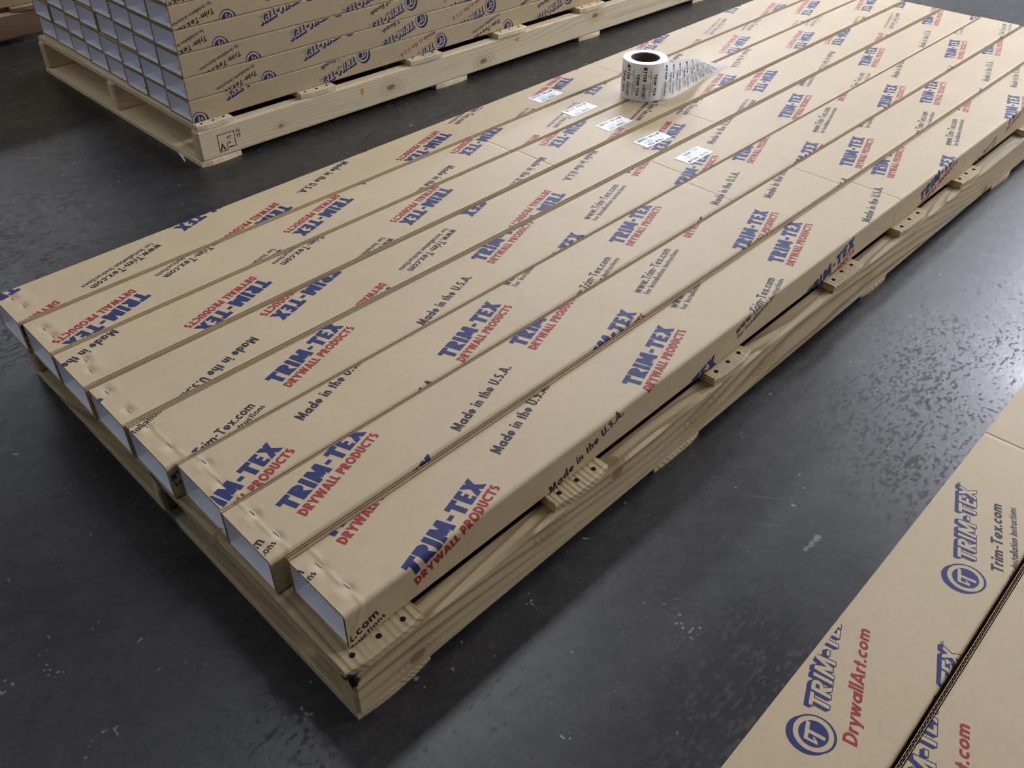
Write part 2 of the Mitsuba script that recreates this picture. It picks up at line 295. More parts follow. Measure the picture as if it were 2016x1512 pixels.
        P = [arc(W / 2, H - h - q, rx, q, 35, 270, 9) + arc(W / 2, h + q, rx * 1.03, q, 90, -145, 9)[1:]]
    elif ch == '-': W = 0.34 + 0.2 * w; dots = [sbox(0.04, 0.36, W - 0.04, 0.36 + w * .8)]; return dots[0], W
    elif ch == '.': W = w * 1.1; return Point(h * 1.1, h * 1.1).buffer(h * 1.15, 4), W
    elif ch == "'": W = w * .8; return sbox(0, 0.62, w * .7, 1), W
    elif ch == '"': W = w * 2.2; return unary_union([sbox(0, 0.64, w * .7, 1), sbox(w * 1.3, 0.64, w * 2, 1)]), W
    elif ch == '/': W = 0.42; P = [[(0.02, -0.1), (W - 0.02, 1.1)]]
    elif ch == '#': W = 0.72; P = [[(0.18, 0), (0.30, 1)], [(0.44, 0), (0.56, 1)], [(0, 0.33), (W - .03, 0.33)], [(0.03, 0.68), (W, 0.68)]]
    elif ch == '0': W = 0.60; P = [arc(W / 2, 0.5, W / 2 - h, 0.5 - h, 0, 360, 18)]
    elif ch == '1': W = 0.36 + .2 * w; P = [[(W - h, 0), (W - h, 1)], [(W - h, 0.96 - h * .5), (0, 0.72)]]
    elif ch == '3': W = 0.54; q = (1 - w) / 4; P = [arc(W / 2 - .02, 1 - h - q, W / 2 - h, q, 150, -90, 9), arc(W / 2 - .02, h + q, W / 2 - h + .02, q, 90, -150, 9)]
    elif ch == '4': W = 0.62; P = [[(W - .16, 0), (W - .16, 1.0)], [(W - .16, 1.02), (0.04, 0.28)], [(0, 0.28), (W, 0.28)]]
    elif ch == '5': W = 0.54; P = [[(W - .03, 1 - h), (0.12, 1 - h), (0.10, 0.56)] + arc(0.24, 0.34, 0.26 - h, 0.34 - h, 110, -140, 9)]
    elif ch == '7': W = 0.56; P = [[(0, 1 - h), (W, 1 - h)], [(W - h, 1.02), (0.12, -0.1)]]
    elif ch == 'a': W = X + 0.06; P = [arc(X / 2, X / 2, r, r, 0, 360, 16), [(W - h, 0), (W - h, X)]]
    elif ch == 'd': W = X + 0.06; hi = 1.05; P = [arc(X / 2, X / 2, r, r, 0, 360, 16), [(W - h, 0), (W - h, 1.05)]]
    elif ch == 'b': W = X + 0.06; hi = 1.05; P = [arc(W - X / 2, X / 2, r, r, 0, 360, 16), [(h, 0), (h, 1.05)]]
    elif ch == 'o': W = X; P = [arc(X / 2, X / 2, r, r, 0, 360, 16)]
    elif ch == 'c': W = X * .82; P = [arc(X / 2, X / 2, r, r, 50, 310, 13)]
    elif ch == 'e': W = X; P = [arc(X / 2, X / 2, r, r, 0, 318, 15)]; return unary_union([LineString(P[0]).buffer(h, cap_style='flat'), LineString([(h, X * .46), (X - h * .2, X * .46)]).buffer(h * .72, cap_style='flat')]), W
    elif ch == 'i': W = w; hi = 1.06; P = [[(h, 0), (h, X)]]; dots = [Point(h, 0.88).buffer(h * 1.15, 4)]
    elif ch == 'l': W = w; hi = 1.05; P = [[(h, 0), (h, 1.05)]]
    elif ch in 'nh': W = 0.56; hi = 1.05; q = W / 2 - h; P = [[(h, 0), (h, X if ch == 'n' else 1.05)], [(h, X - h - q)] + arc(W / 2, X - h - q, q, q, 180, 0, 8) + [(W - h, 0)]]
    elif ch == 'm': W = 0.90; q = (W / 2 - h) / 2; P = [[(h, 0), (h, X)], [(h, X - h - q)] + arc(h + q, X - h - q, q, q, 180, 0, 7) + [(W / 2, 0)], [(W / 2, X - h - q)] + arc(W / 2 + q, X - h - q, q, q, 180, 0, 7) + [(W - h, 0)]]
    elif ch == 'r': W = 0.36; P = [[(h, 0), (h, X)], [(h, X - h - .16)] + arc(h + .17, X - h - .14, .16, .14, 180, 70, 5)]
    elif ch == 'u': W = 0.56; q = W / 2 - h; P = [[(h, X), (h, h + q)] + arc(W / 2, h + q, q, q, 180, 360, 8) + [(W - h, X)], [(W - h, 0), (W - h, X)]]
    elif ch == 't': W = 0.34; P = [[(W / 2, 0), (W / 2, 0.88)], [(0, X - h), (W, X - h)]]
    elif ch == 'f': W = 0.36; hi = 1.06; P = [[(0.14, 0), (0.14, 0.86)] + arc(0.14 + .14, 0.86, .14, .14, 180, 80, 5), [(0, X - h), (W - .02, X - h)]]
    elif ch == 'w': W = 0.82 + .3 * w; hi = X; a = h * .9; P = [[(a - .03, X + .08), (W * .28 + .02, -.08)], [(W * .28 - .02, -.08), (W / 2 + .02, X + .08)], [(W / 2 - .02, X + .08), (W * .72 + .02, -.08)], [(W * .72 - .02, -.08), (W - a + .03, X + .08)]]
    elif ch == 'x': W = 0.54 + .3 * w; hi = X; P = [[(h * .8 - .05, -.08), (W - h * .8 + .05, X + .08)], [(W - h * .8 + .05, -.08), (h * .8 - .05, X + .08)]]
    elif ch == 'y': W = 0.54 + .3 * w; hi, lo = X, -0.30; P = [[(h * .8 - .04, X + .08), (W / 2, 0.02)], [(W - h * .8 + .04, X + .08), (W * .28, -.38)]]
    else: raise KeyError(ch)
    g = unary_union([LineString(p).buffer(h, quad_segs=3, cap_style='flat', join_style='mitre', mitre_limit=2.5) for p in P])
    g = unary_union([g.intersection(sbox(-1, lo, 3, hi))] + dots)
    return g, W

GL = {}
def text(s, cap, w, length=None, track=0.10, slant=0.0):
    """one line from the origin to the right, capital height cap, stretched to the length"""
    out, x = [], 0.0
    for ch in s:
        if (ch, w) not in GL: GL[ch, w] = glyph(ch, w)
        g, W = GL[ch, w]
        if g is not None: out.append(affinity.translate(g, x, 0))
        x += W + track
    x -= track
    k = (length / x) if length else cap
    u = unary_union(out)
    return affinity.affine_transform(u, [k, slant * cap, 0, cap, 0, 0]).simplify(0.00012)

def frame(g, ang, ox, oy):
    """places a drawing whose +x is the reading direction; ang: degrees, the reading direction in the plane"""
    return affinity.translate(affinity.rotate(g, ang, origin=(0, 0)), ox, oy)

# print of the boxes on the front pallet; the drawing's origin is the top left corner of the blue word
TT_B = affinity.translate(text('TRIM-TEX', 0.031, 0.285, 0.190, 0.065), 0, -0.031)
TT_R = affinity.translate(text('DRYWALL PRODUCTS', 0.0165, 0.25, 0.193, 0.07), 0.001, -0.031 - 0.0055 - 0.0165)
MADE = affinity.translate(text('Made in the U.S.A.', 0.0190, 0.215, 0.186, 0.11), 0, -0.0190)
WWW1 = affinity.translate(text('www.Trim-Tex.com', 0.0185, 0.185, 0.186, 0.09), 0, -0.0122)
WWW2 = affinity.translate(text('for Installation Instructions', 0.0120, 0.175, 0.188, 0.12), 0.0035, -0.0282)
U1, U2 = np.array([-0.034, 0.5195]), np.array([0.135, 0.043])
MID = np.array([-0.076, 0.245])

# print of the other boxes: roundel with a hooked T, outlined blue word with a block shadow
def outlined(scale):
    L = affinity.translate(text('TRIM-TEX', 0.0235, 0.20, 0.148, 0.10, 0.25), 0, -0.0255)
    blk = unary_union([affinity.translate(L.buffer(0.0009, join_style='mitre'), -0.0008 * k, 0.0011 * k) for k in range(0, 5)])
    word = blk.difference(L)
    c = Point(-0.031, -0.0125)
    ring = affinity.scale(c.buffer(0.0245, 16), 1.0, 1.05)
    kraft = c.buffer(0.0228, 16)
    disc = affinity.translate(c, 0.0, 0.0).buffer(0.0168, 16)
    shadow = affinity.translate(ring, -0.0035, 0.0045)
    tee = unary_union([sbox(-0.0115, 0.0052, 0.0125, 0.0098), sbox(-0.0020, -0.0135, 0.0030, 0.0098),
                       sbox(-0.0115, -0.0060, -0.0078, 0.0098), Polygon([(-0.0115, -0.0060), (-0.0078, -0.0060), (-0.0030, -0.0012), (-0.0052, 0.0004)])])
    tee = affinity.translate(affinity.skew(tee, 12, 0, origin=(0, 0)), c.x, c.y)
    blue = unary_union([word, shadow.union(ring).difference(kraft), disc.difference(tee)])
    return affinity.scale(blue, scale, scale, origin=(0, 0))
LOGO = outlined(1.0)
COM1 = affinity.translate(text('Trim-Tex.com', 0.0155, 0.195, 0.136, 0.09, 0.2), -0.0055, -0.0595)
COM2 = affinity.translate(text('for Installation Instructions', 0.0102, 0.165, 0.138, 0.12, 0.2), -0.007, -0.0785)
ART = affinity.translate(text('DrywallArt.com', 0.0165, 0.19, 0.168, 0.09, 0.2), -0.030, -0.0600)
INC = affinity.translate(text('INC.', 0.0036, 0.22, 0.012, 0.2), 0.149, -0.0035)
BEAD = affinity.translate(text('Drywall Beads', 0.0150, 0.17, 0.140, 0.09, 0.2), -0.012, -0.0600)
USA = affinity.translate(text('Made in the U.S.A.', 0.0145, 0.15, 0.165, 0.11, 0.2), -0.020, -0.0595)

# ------------------------------------------------------------------ long boxes of corrugated board
TB = 0.0048                                        # thickness of the board

def box_shell(w, h, L, idx=0, groove=True, skew=0.0, r=0.0065, rise=0.0018):
    """x 0..w (raw edge at x = 0, crease at x = w), y 0..L, z 0..h; open at both ends.
    The raw edge of the wall stands a little proud of the lid, which is tucked in beside it."""
    rounded = sbox(0, 0, w, h).buffer(-r).buffer(r, 10)
    outer = rounded.union(sbox(0, 0, w / 2, h))
    g = outer.difference(sbox(TB, TB, w - TB, h - TB))
    s = 0.0007                                                               # the board is two liners with air between, open at the sawn ends
    skin = outer.difference(outer.buffer(-s, join_style='mitre')).union(sbox(TB - s, TB - s, w - TB + s, h - TB + s).difference(sbox(TB, TB, w - TB, h - TB)))
    if groove:
        cut = sbox(TB, h - TB, TB + 0.0011, h + 1)                            # the lid stops short of the wall
        wall = sbox(0, h - TB, TB, h + rise).difference(sbox(0.0006, h - 0.0085, TB - 0.0006, h + 1))
        tongue = sbox(TB + 0.0011, h - TB - 0.004, TB + 0.006, h - TB)
        g = g.difference(cut).difference(sbox(0.0006, h - 0.0085, TB - 0.0006, h + 1)).union(wall).union(tongue)
        skin = skin.difference(cut).union(wall)
    g, skin = g.buffer(0), skin.buffer(0)
    e = 0.022
    m = cat([extrude_y(p, e, L - e) for p in polys(g)] + [extrude_y(p, a, b) for p in polys(skin) for a, b in ((0.0, e), (L - e, L))])
    v = m.vertices
    nrm = np.repeat(m.face_normals, 3, axis=0)
    side = np.abs(nrm[:, 0]) > 0.6
    u = np.where(side & (v[:, 0] > w / 2), w + (h - v[:, 2]), v[:, 0] + (h - v[:, 2]) * 0.7)
    uv = np.c_[2 * idx + 0.5 + u, v[:, 1] + 0.4 * (h - v[:, 2])]
    return m, uv

def flutes(w, h, L, pitch=0.0078, rise=0.0018):
    """the paper wave seen in the raw edge of the wall"""
    n = int(L / (pitch / 2))
    y = np.linspace(0.001, L - 0.001, n + 1)
    x = np.where(np.arange(n + 1) % 2 == 0, 0.0008, TB - 0.0008)
    t = 0.00022
    h = h + rise
    v = np.concatenate([np.c_[x, y - t * 1.6, 0 * y + h - 0.0010], np.c_[x, y + t * 1.6, 0 * y + h - 0.0010], np.c_[x, y, 0 * y + h - 0.0085 - rise]])
    k = n + 1
    a = np.arange(n)
    f = np.concatenate([np.c_[a, a + k, a + k + 1], np.c_[a, a + k + 1, a + 1], np.c_[a, a + 1, a + 2 * k + 1], np.c_[a, a + 2 * k + 1, a + 2 * k],
                        np.c_[a + k, a + 2 * k, a + 2 * k + 1], np.c_[a + k, a + 2 * k + 1, a + k + 1]])
    return mesh(v, f)

def end_cap(w, h, d=0.055, skew=0.0):
    """white tray pushed into the open end"""
    a, t = TB + 0.0006, 0.0012
    g = sbox(a, a, w - a, h - a).difference(sbox(a + t, a + t, w - a - t, h - a - t))
    m = cat([extrude_y(g, 0.0008, d), faceted(B(a, w - a, d, d + t, a, h - a))])
    m.vertices[:, 1] += skew * m.vertices[:, 0]
    return m

def wrap(g, w, h, eps=0.00028, r=0.0065):
    """a flat drawing in (x unfolded, y) laid on the lid, round the crease and down the side"""
    ms, a = [], w - r
    q = math.pi / 2 * r
    cuts = [TB + 0.0012] + [a + q * k / 8 for k in range(9)] + [a + q + h - r - 0.001]
    for s0, s1 in zip(cuts[:-1], cuts[1:]):
        t = tri2d(g.intersection(sbox(s0, 0, s1, 9)))
        if not t: continue
        s, y = t[0][:, 0], t[0][:, 1]
        th = np.clip((s - a) / r, 0, math.pi / 2)
        x = np.where(s < a, s, a + (r + eps) * np.sin(th))
        z = h - r + (r + eps) * np.cos(th) - np.maximum(s - a - q, 0)
        ms.append(mesh(np.c_[x, y, z], t[1]))
    return cat(ms) if ms else None

def staple(x, y, z):
    m = trimesh.creation.capsule(0.0116, 0.0007, count=[5, 6])
    m.apply_transform(trimesh.transformations.rotation_matrix(math.pi / 2, [0, 1, 0]))
    m.apply_translation([x - 0.0058, y, z])
    return m

# ------------------------------------------------------------------ pallets
def wood_ply(m, bid, axis, bsdf):
    m = faceted(m) if len(m.vertices) != 3 * len(m.faces) else m
    v = m.vertices
    a, b = (v[:, 1], v[:, 0]) if axis == 'y' else (v[:, 0], v[:, 1])
    uv = np.c_[20 * bid + 5 + a, b + 0.9 * v[:, 2]]
    return mikit.ply(m, bsdf, uv=uv)

BID = [0]
def plank_outline(x0, x1, y0, y1, rag):
    """plan of a deck board whose sawn ends are a little ragged"""
    n = 5
    ys = np.linspace(y0, y1, n)
    c = 0.004
    r = [(x1 - (c if k in (0, n - 1) else 0) + rag * (rng.random() - .6), y) for k, y in enumerate(ys)]
    l = [(x0 + (c if k in (0, n - 1) else 0) - rag * (rng.random() - .6), y) for k, y in enumerate(ys)][::-1]
    return Polygon(r + l)

def deck_mesh(poly, z0, z1):
    c = 0.0022
    a = trimesh.creation.extrude_polygon(poly, z1 - z0 - c, engine='earcut'); a.apply_translation([0, 0, z0])
    q = np.array(poly.exterior.coords)[:-1]
    q2 = np.array(poly.buffer(-c, join_style='mitre').exterior.coords)[:-1]
    cen = q.mean(0)
    qs = cen + (q - cen) * (1 - 2 * c / np.maximum(np.ptp(q, axis=0), 1e-6))
    m = trimesh.convex.convex_hull(np.vstack([np.c_[q, np.full(len(q), z0)], np.c_[q, np.full(len(q), z1 - c)], np.c_[qs, np.full(len(qs), z1)]]))
    return m

def pallet(label, xl, xr, decks, bottoms, y0, y1, bsdf, shear=0.0, rot=0.0, pivot=(0, 0), nails=True, name_group='timber pallets'):
    """stringers along y, boards across; all given in the pallet's own frame, then turned by rot about the pivot"""
    t = thing('pallet', label, 'pallet', name_group)
    tw = T4().translate([pivot[0], pivot[1], 0]).rotate([0, 0, 1], rot).translate([-pivot[0], -pivot[1], 0])
    def put(name, m, axis, parent=t):
        m = faceted(m)
        m.vertices[:, 1] += shear * (m.vertices[:, 0] - xr)
        BID[0] += 1
        return obj(name, {**wood_ply(m, BID[0], axis, bsdf), 'to_world': tw}, parent)
    z = [0.0, 0.016, 0.106, DECK]
    xm = (xl + xr) / 2
    st = 0.038
    for a, b in ((xl, xl + st), (xm - st / 2, xm + st / 2), (xr - st, xr)):
        put('stringer', bevel_box(a, b, y0, y1, z[1] + 0.0003, z[2] - 0.0003, 0.005), 'y')
    for k, (a, b) in enumerate(decks):
        ov = 0.006 * rng.random()
        d = put('deck_board', deck_mesh(plank_outline(xl - 0.004, xr + ov, a, b, 0.004), z[2], z[3] - 0.0002), 'x')
        if nails:
            hs = []
            for f in (0.18, 0.5, 0.8):
                for xx in (xr - 0.019 + 0.006 * rng.random(),):
                    c = trimesh.creation.cylinder(0.0042, 0.0006, sections=9)
                    c.apply_translation([xx, a + (b - a) * f + shear * (xx - xr), z[3] + 0.0002]); hs.append(c)
            for c in hs:
                obj('nail', {**mikit.ply(c, 'nail_dark'), 'to_world': tw}, d)
    for a, b in bottoms:
        put('bottom_board', deck_mesh(plank_outline(xl, xr - 0.001, a, b, 0.004), 0.0004, z[1]), 'x')
    return t, tw

# ------------------------------------------------------------------ front pallet and its eight boxes
pallet('long yellow pine pallet with green paint on its near end, under eight boxes', -1.075, 0.026,
       [(-0.025, 0.110), (0.386, 0.514), (0.820, 0.945), (1.258, 1.389), (1.576, 1.720), (1.918, 2.044), (2.36, 2.49), (2.72, 2.85), (2.955, 3.085)],
       [(-0.015, 0.119), (0.658, 0.798), (1.45, 1.566), (2.21, 2.34), (2.95, 3.08)], -0.017, 3.075, 'wood_main', shear=-0.038)

BW, BH, BL = 0.1320, ZT - DECK, 3.073
MAIN = [  # left, near end, turn (degrees), flipped, print anchor (world), creases (world y), staples (world), where it lies
    (-1.0808, 0.004, 0.00, True, (-1.0620, 0.0560), (1.784,), ((-1.045, 0.030), (-1.0025, 0.034)), 'leftmost of the eight on the front pallet'),
    (-0.9470, 0.003, 0.00, True, (-0.8605, 0.2180), (1.168,), ((-0.905, 0.027), (-0.8696, 0.028)), 'second from left on the front pallet, partly under the roll'),
    (-0.8135, -0.002, 0.00, True, (-0.7330, 0.4050), (1.177, 1.669), ((-0.7594, 0.034), (-0.7241, 0.026)), 'third from left on the front pallet, under the curling paper'),
    (-0.6765, -0.005, 0.00, True, (-0.6660, 0.5230), (1.668,), ((-0.6509, 0.017), (-0.5791, 0.018)), 'fourth from left on the front pallet, lettering upside down'),
    (-0.5420, -0.008, 0.00, False, (-0.4865, 0.2166), (1.358,), ((-0.5155, 0.0185), (-0.4475, 0.0205)), 'fifth from left, its white label the only upright one'),
    (-0.4088, 0.002, 0.00, False, (-0.2935, -0.0540), (1.322,), ((-0.3769, 0.037), (-0.320, 0.030)), 'third from right on the front pallet, torn strip at its end'),
    (-0.2755, -0.007, -0.14, False, (-0.2290, 0.0580), (1.566,), ((-0.2337, 0.027), (-0.1762, 0.0273)), 'second from right on the front pallet, beside the widest gap'),
    (-0.1330, 0.006, 0.00, False, (-0.0108, 0.1060), (1.590,), ((-0.0881, 0.0335), (-0.0326, 0.0374)), 'rightmost on the front pallet, printed side facing the bare floor'),
]
SKEW = -0.045
WHITE_LABELS = {0: (-0.999, 1.500, 1.0), 1: (-0.868, 1.491, 0.0), 2: (-0.740, 1.480, -1.5), 3: (-0.6055, 1.467, -2.0), 4: (-0.476, 1.461, 0.5)}
FL = {}
for i, (x0, y0, turn, flip, anchor, creases, stp, where) in enumerate(MAIN):
    def local(p):
        x, y = p[0] - x0, p[1] - y0
        return (BW - x, BL - y) if flip else (x, y)
    STAPLES[i] = [local(s) for s in stp]
    CREASES[i] = [local((0, c))[1] for c in creases]

def label_print():
    """the sticker: reading direction +x, 0..0.100 by 0..0.047"""
    L = [affinity.translate(text('TRIM-TEX', 0.0082, 0.25, 0.060, 0.12), 0.026, 0.0350),
         affinity.translate(text('3/4" BULLNOSE', 0.0038, 0.17, 0.046, 0.16), 0.030, 0.0295),
         affinity.translate(text('ARCHWAY CORNER BEAD', 0.0038, 0.17, 0.070, 0.16), 0.016, 0.0233),
         affinity.translate(text("10'", 0.0042, 0.17, None, 0.16), 0.028, 0.0167),
         affinity.translate(text('35 PCS', 0.0042, 0.18, None, 0.16), 0.052, 0.0167),
         affinity.translate(text('#7110', 0.0100, 0.24, 0.040, 0.12), 0.006, 0.0035)]
    r, x, bars = random.Random(3), 0.053, []
    while x < 0.092:
        w = r.choice((0.0005, 0.0009, 0.0014)); bars.append(sbox(x, 0.0035, x + w, 0.0135)); x += w + r.choice((0.0006, 0.0009, 0.0013))
    return unary_union(L + bars)
LABEL = label_print()

for i, (x0, y0, turn, flip, anchor, creases, stp, where) in enumerate(MAIN):
    t = thing('cardboard_box', f'long printed kraft box, {where}', 'cardboard box', 'boxes in a single layer on the front pallet')
    tw = T4().translate([x0, y0, DECK]).rotate([0, 0, 1], turn)
    if flip: tw = tw @ T4().translate([BW, BL, 0]).rotate([0, 0, 1], 180)
    rise = 0.0042 if i == 7 else 0.0016
    m, uv = box_shell(BW, BH, BL, i, True, rise=rise)
    far, near = m.vertices[:, 1] > BL / 2, m.vertices[:, 1] < BL / 2
    sk = (far if flip else near)
    m.vertices[:, 1] += np.where(sk, SKEW * (m.vertices[:, 0] - BW / 2), 0)
    obj('shell', {**mikit.ply(m, 'kraft_dented', uv=uv), 'to_world': tw}, t)
    if rise not in FL: FL[rise] = mikit.ply(flutes(BW, BH, BL - 0.01, rise=rise), 'flute')
    obj('corrugation', {**FL[rise], 'to_world': tw @ T4().translate([0, 0.005, 0])}, t)
    c = end_cap(BW, BH); c.vertices[:, 1] += SKEW * (c.vertices[:, 0] - BW / 2) + 0.0
    tc = T4().translate([x0, y0, DECK]).rotate([0, 0, 1], turn)
    k = obj('end_tray', {**mikit.ply(c, 'white_card'), 'to_world': tc}, t); labels[k] = {'label': 'white tray inside the open end'}
    # print: the pattern in the box's frame
    ax, ay = anchor[0] - x0, anchor[1] - y0
    if flip: ax, ay = BW - ax, BL - ay
    ink = {'blue': [], 'red': [], 'black': []}
    win = sbox(0, 0.0, BW + BH, BL)
    a17 = 90 + 17.5
    for n1 in range(-8, 9):
        for n2 in range(-4, 5):
            o = np.array([ax, ay]) + n1 * U1 + n2 * U2
            if o[0] < -0.25 or o[0] > 0.45 or o[1] < -0.8 or o[1] > BL + 0.8: continue
            ink['blue'].append(frame(TT_B, a17, *o)); ink['red'].append(frame(TT_R, a17, *o))
            q = o + MID
            if n1 % 2 == 0: ink['black'].append(frame(MADE, a17, *q))
            else: ink['black'] += [frame(WWW1, a17, *q), frame(WWW2, a17, *q)]
    for c, gs in ink.items():
        gs = [g.intersection(win) for g in gs if g.intersects(win)]
        for x in [x for x in (wrap(g, BW, BH) for g in gs) if x is not None]:
            k = obj(c + '_lettering', {**mikit.ply(x, 'ink_' + c), 'to_world': tw}, t); labels[k] = {'label': f'{c} printed lettering'}
    for s in STAPLES[i]:
        dip = -0.0006 if i > 3 else -0.0010
        k = obj('staple', {**mikit.ply(staple(s[0], s[1], BH + 0.0006 + dip * 0), 'steel', smooth=40), 'to_world': tw}, t)
    if i in WHITE_LABELS:
        lx, ly, lr = WHITE_LABELS[i]
        ang = (270 if flip else 90) + lr
        lt = T4().translate([lx, ly, ZT + 0.0005]).rotate([0, 0, 1], ang).translate([-0.0495, -0.0235, 0])
        s = obj('sticker', {**mikit.ply(bevel_box(0, 0.099, 0, 0.047, 0, 0.0004, 0.0001), 'label_paper'), 'to_world': lt}, t)
        labels[s] = {'label': 'white printed product label stuck on the lid' + ('' if flip else ', right way up')}
        tv, tf = tri2d(LABEL)
        k = obj('printing', {**mikit.ply(mesh(np.c_[tv, np.full(len(tv), 0.00062)], tf), 'ink_black'), 'to_world': lt}, s); labels[k] = {'label': 'black label print with number and bar code'}
    if i == 5:
        # a torn strip hanging from the near end
        pts = np.array([[-0.273, -0.012, DECK + 0.042], [-0.286, -0.019, DECK + 0.021], [-0.301, -0.024, DECK + 0.0008]])
        w = np.array([0.007, 0.002, 0])
        v = np.vstack([pts, pts + w]); v = np.vstack([v, v + [0, 0, 0.0012]])
        v[0::3] += 0
        hull = cat([trimesh.convex.convex_hull(v[[0, 1, 3, 4, 6, 7, 9, 10]]), trimesh.convex.convex_hull(v[[1, 2, 4, 5, 7, 8, 10, 11]])])
        obj('torn_strip', mikit.ply(hull, 'kraft'), t)

# ------------------------------------------------------------------ roll of labels on the boxes
RC = np.array([-0.8138, 1.6988]); RR, RH, RCORE = 0.0608, 0.1025, 0.0400
roll = thing('label_roll', 'white roll of printed labels standing on the boxes, its loose end curling away', 'label roll')
Z0 = ZT + 0.0006
def annulus(r0, r1, h, n=72):
    m = trimesh.creation.annulus(r0, r1, h, sections=n); m.apply_translation([RC[0], RC[1], Z0 + h / 2]); return m
scene['roll_paper'] = {'type': 'twosided', 'bsdf': {'type': 'bumpmap', 'tex': mikit.proc(roll_bump, 2e-4), 'scale': 1.0, 'bsdf': {'type': 'principled', 'base_color': rgb(0.90, 0.905, 0.92), 'roughness': 0.45, 'specular': 0.5}}}
obj('paper', mikit.ply(annulus(RCORE + 0.0004, RR, RH), 'label_paper', smooth=35), roll)
k = obj('core', mikit.ply(annulus(RCORE - 0.003, RCORE, RH - 0.0015), 'core_card', smooth=35), roll); labels[k] = {'label': 'brown cardboard core'}
rings = [annulus(r, r + 0.0003, RH + 0.0003, 64) for r in (0.0440, 0.0478, 0.0512, 0.0549, 0.0580)]
obj('layer_edges', mikit.ply(cat(rings), 'white_card'), roll)
# tail: a ruled strip between its lower and its upper edge
bx_ = np.array([[-0.7530, 1.7000, 0.0], [-0.7390, 1.7360, 0], [-0.7400, 1.786, 0], [-0.746, 1.854, 0], [-0.752, 1.92, 0], [-0.756, 1.99, 0], [-0.760, 2.054, 0.001]])
tx_ = np.array([[-0.7530, 1.7000, 0.1025], [-0.7380, 1.7240, 0.102], [-0.7345, 1.758, 0.099], [-0.741, 1.810, 0.0895], [-0.766, 1.868, 0.072], [-0.795, 1.925, 0.048], [-0.815, 1.974, 0.029]])
from scipy.interpolate import CubicSpline
S = np.linspace(0, 1, 7)
cb, ct = CubicSpline(S, bx_), CubicSpline(S, tx_)
def strip(s, t, off=0.0):
    b, tt = cb(s), ct(s)
    p = b + (tt - b) * np.asarray(t)[..., None] + [0, 0, Z0]
    if off:
        e = 1e-3
        du = (cb(s + e) + (ct(s + e) - cb(s + e)) * np.asarray(t)[..., None]) - (cb(s - e) + (ct(s - e) - cb(s - e)) * np.asarray(t)[..., None])
        n = np.cross(du, tt - b); n /= np.linalg.norm(n, axis=-1, keepdims=True)
        p = p + n * off
    return p
ns, nt = 60, 8
ss, tt = np.meshgrid(np.linspace(0, 1, ns + 1), np.linspace(0, 1, nt + 1), indexing='ij')
V = strip(ss.ravel(), tt.ravel())
q = [[i * (nt + 1) + j, (i + 1) * (nt + 1) + j, (i + 1) * (nt + 1) + j + 1, i * (nt + 1) + j + 1] for i in range(ns) for j in range(nt)]
k = obj('loose_end', mikit.ply((V, q), 'thin_paper', smooth=True), roll); labels[k] = {'label': 'loose printed end of the roll, twisting down to the boxes'}
# print around the roll: labels every 0.049 of paper, reading downwards
tv, tf = tri2d(LABEL.segmentize(0.004))
RULE = tri2d(unary_union([sbox(0.006, -0.0006, 0.094, 0.0), sbox(0.016, 0.0445, 0.080, 0.0449)]))
def ring_print(a0):
    ms = []
    for v, f in ((tv, tf), RULE):
        # label x runs down the roll, label y runs with the paper; the first line is on the right
        a = a0 + (v[:, 1] - 0.0235) / RR
        ms.append(mesh(np.c_[RC[0] + (RR + 0.0003) * np.cos(a), RC[1] + (RR + 0.0003) * np.sin(a), Z0 + RH - 0.001 - v[:, 0]], f))
    return cat(ms)
look = math.atan2(CAM[1] - RC[1], CAM[0] - RC[0])
step = 0.049 / RR
prints = [ring_print(look - 0.10 + step * (k + 0.5)) for k in (-4, -3, -2, -1, 0)]
TL = 0.40
for k in range(7):
    s0 = (0.012 + 0.049 * k) / TL
    ms = []
    for v, f in ((tv, tf), RULE):
        s = s0 + v[:, 1] / TL
        if s.max() > 1: continue
        ms.append(mesh(strip(s, 1 - (v[:, 0] + 0.001) / 0.1025, 0.0006), f))
    if ms: prints.append(cat(ms))
k = obj('printing', mikit.ply(cat(prints), 'ink_black'), roll); labels[k] = {'label': 'black label print with numbers and bar codes'}

# ------------------------------------------------------------------ rear pallet with the tall stack
RP = (-1.690, 0.790); ROT = -2.1
pallet('long pale pine pallet under the tall stack at the rear left', RP[0] - 1.075, RP[0] + 0.026,
       [(0.790, 0.905), (1.136, 1.262), (1.557, 1.693), (1.949, 2.092), (2.374, 2.52), (2.82, 2.95), (3.20, 3.33), (3.72, 3.86)],
       [(0.782, 0.912), (1.664, 1.805), (2.383, 2.505), (3.1, 3.23), (3.72, 3.85)], 0.784, 3.86, 'wood_pale', shear=-0.004, rot=ROT, pivot=RP)
SW, SH, PX, PZ = 0.1335, 0.0628, 0.1362, 0.0635
m, uv = box_shell(SW, SH, BL, 0, False, r=0.0035)
SHELL = mikit.ply(m, 'kraft', uv=uv)
CAP = mikit.ply(end_cap(SW, SH), 'white_card')
ORD = ['bottom', 'second', 'third', 'fourth', 'fifth', 'sixth', 'seventh', 'eighth']
COL = ['first', 'second', 'third', 'fourth', 'fifth', 'sixth', 'seventh', 'rightmost']
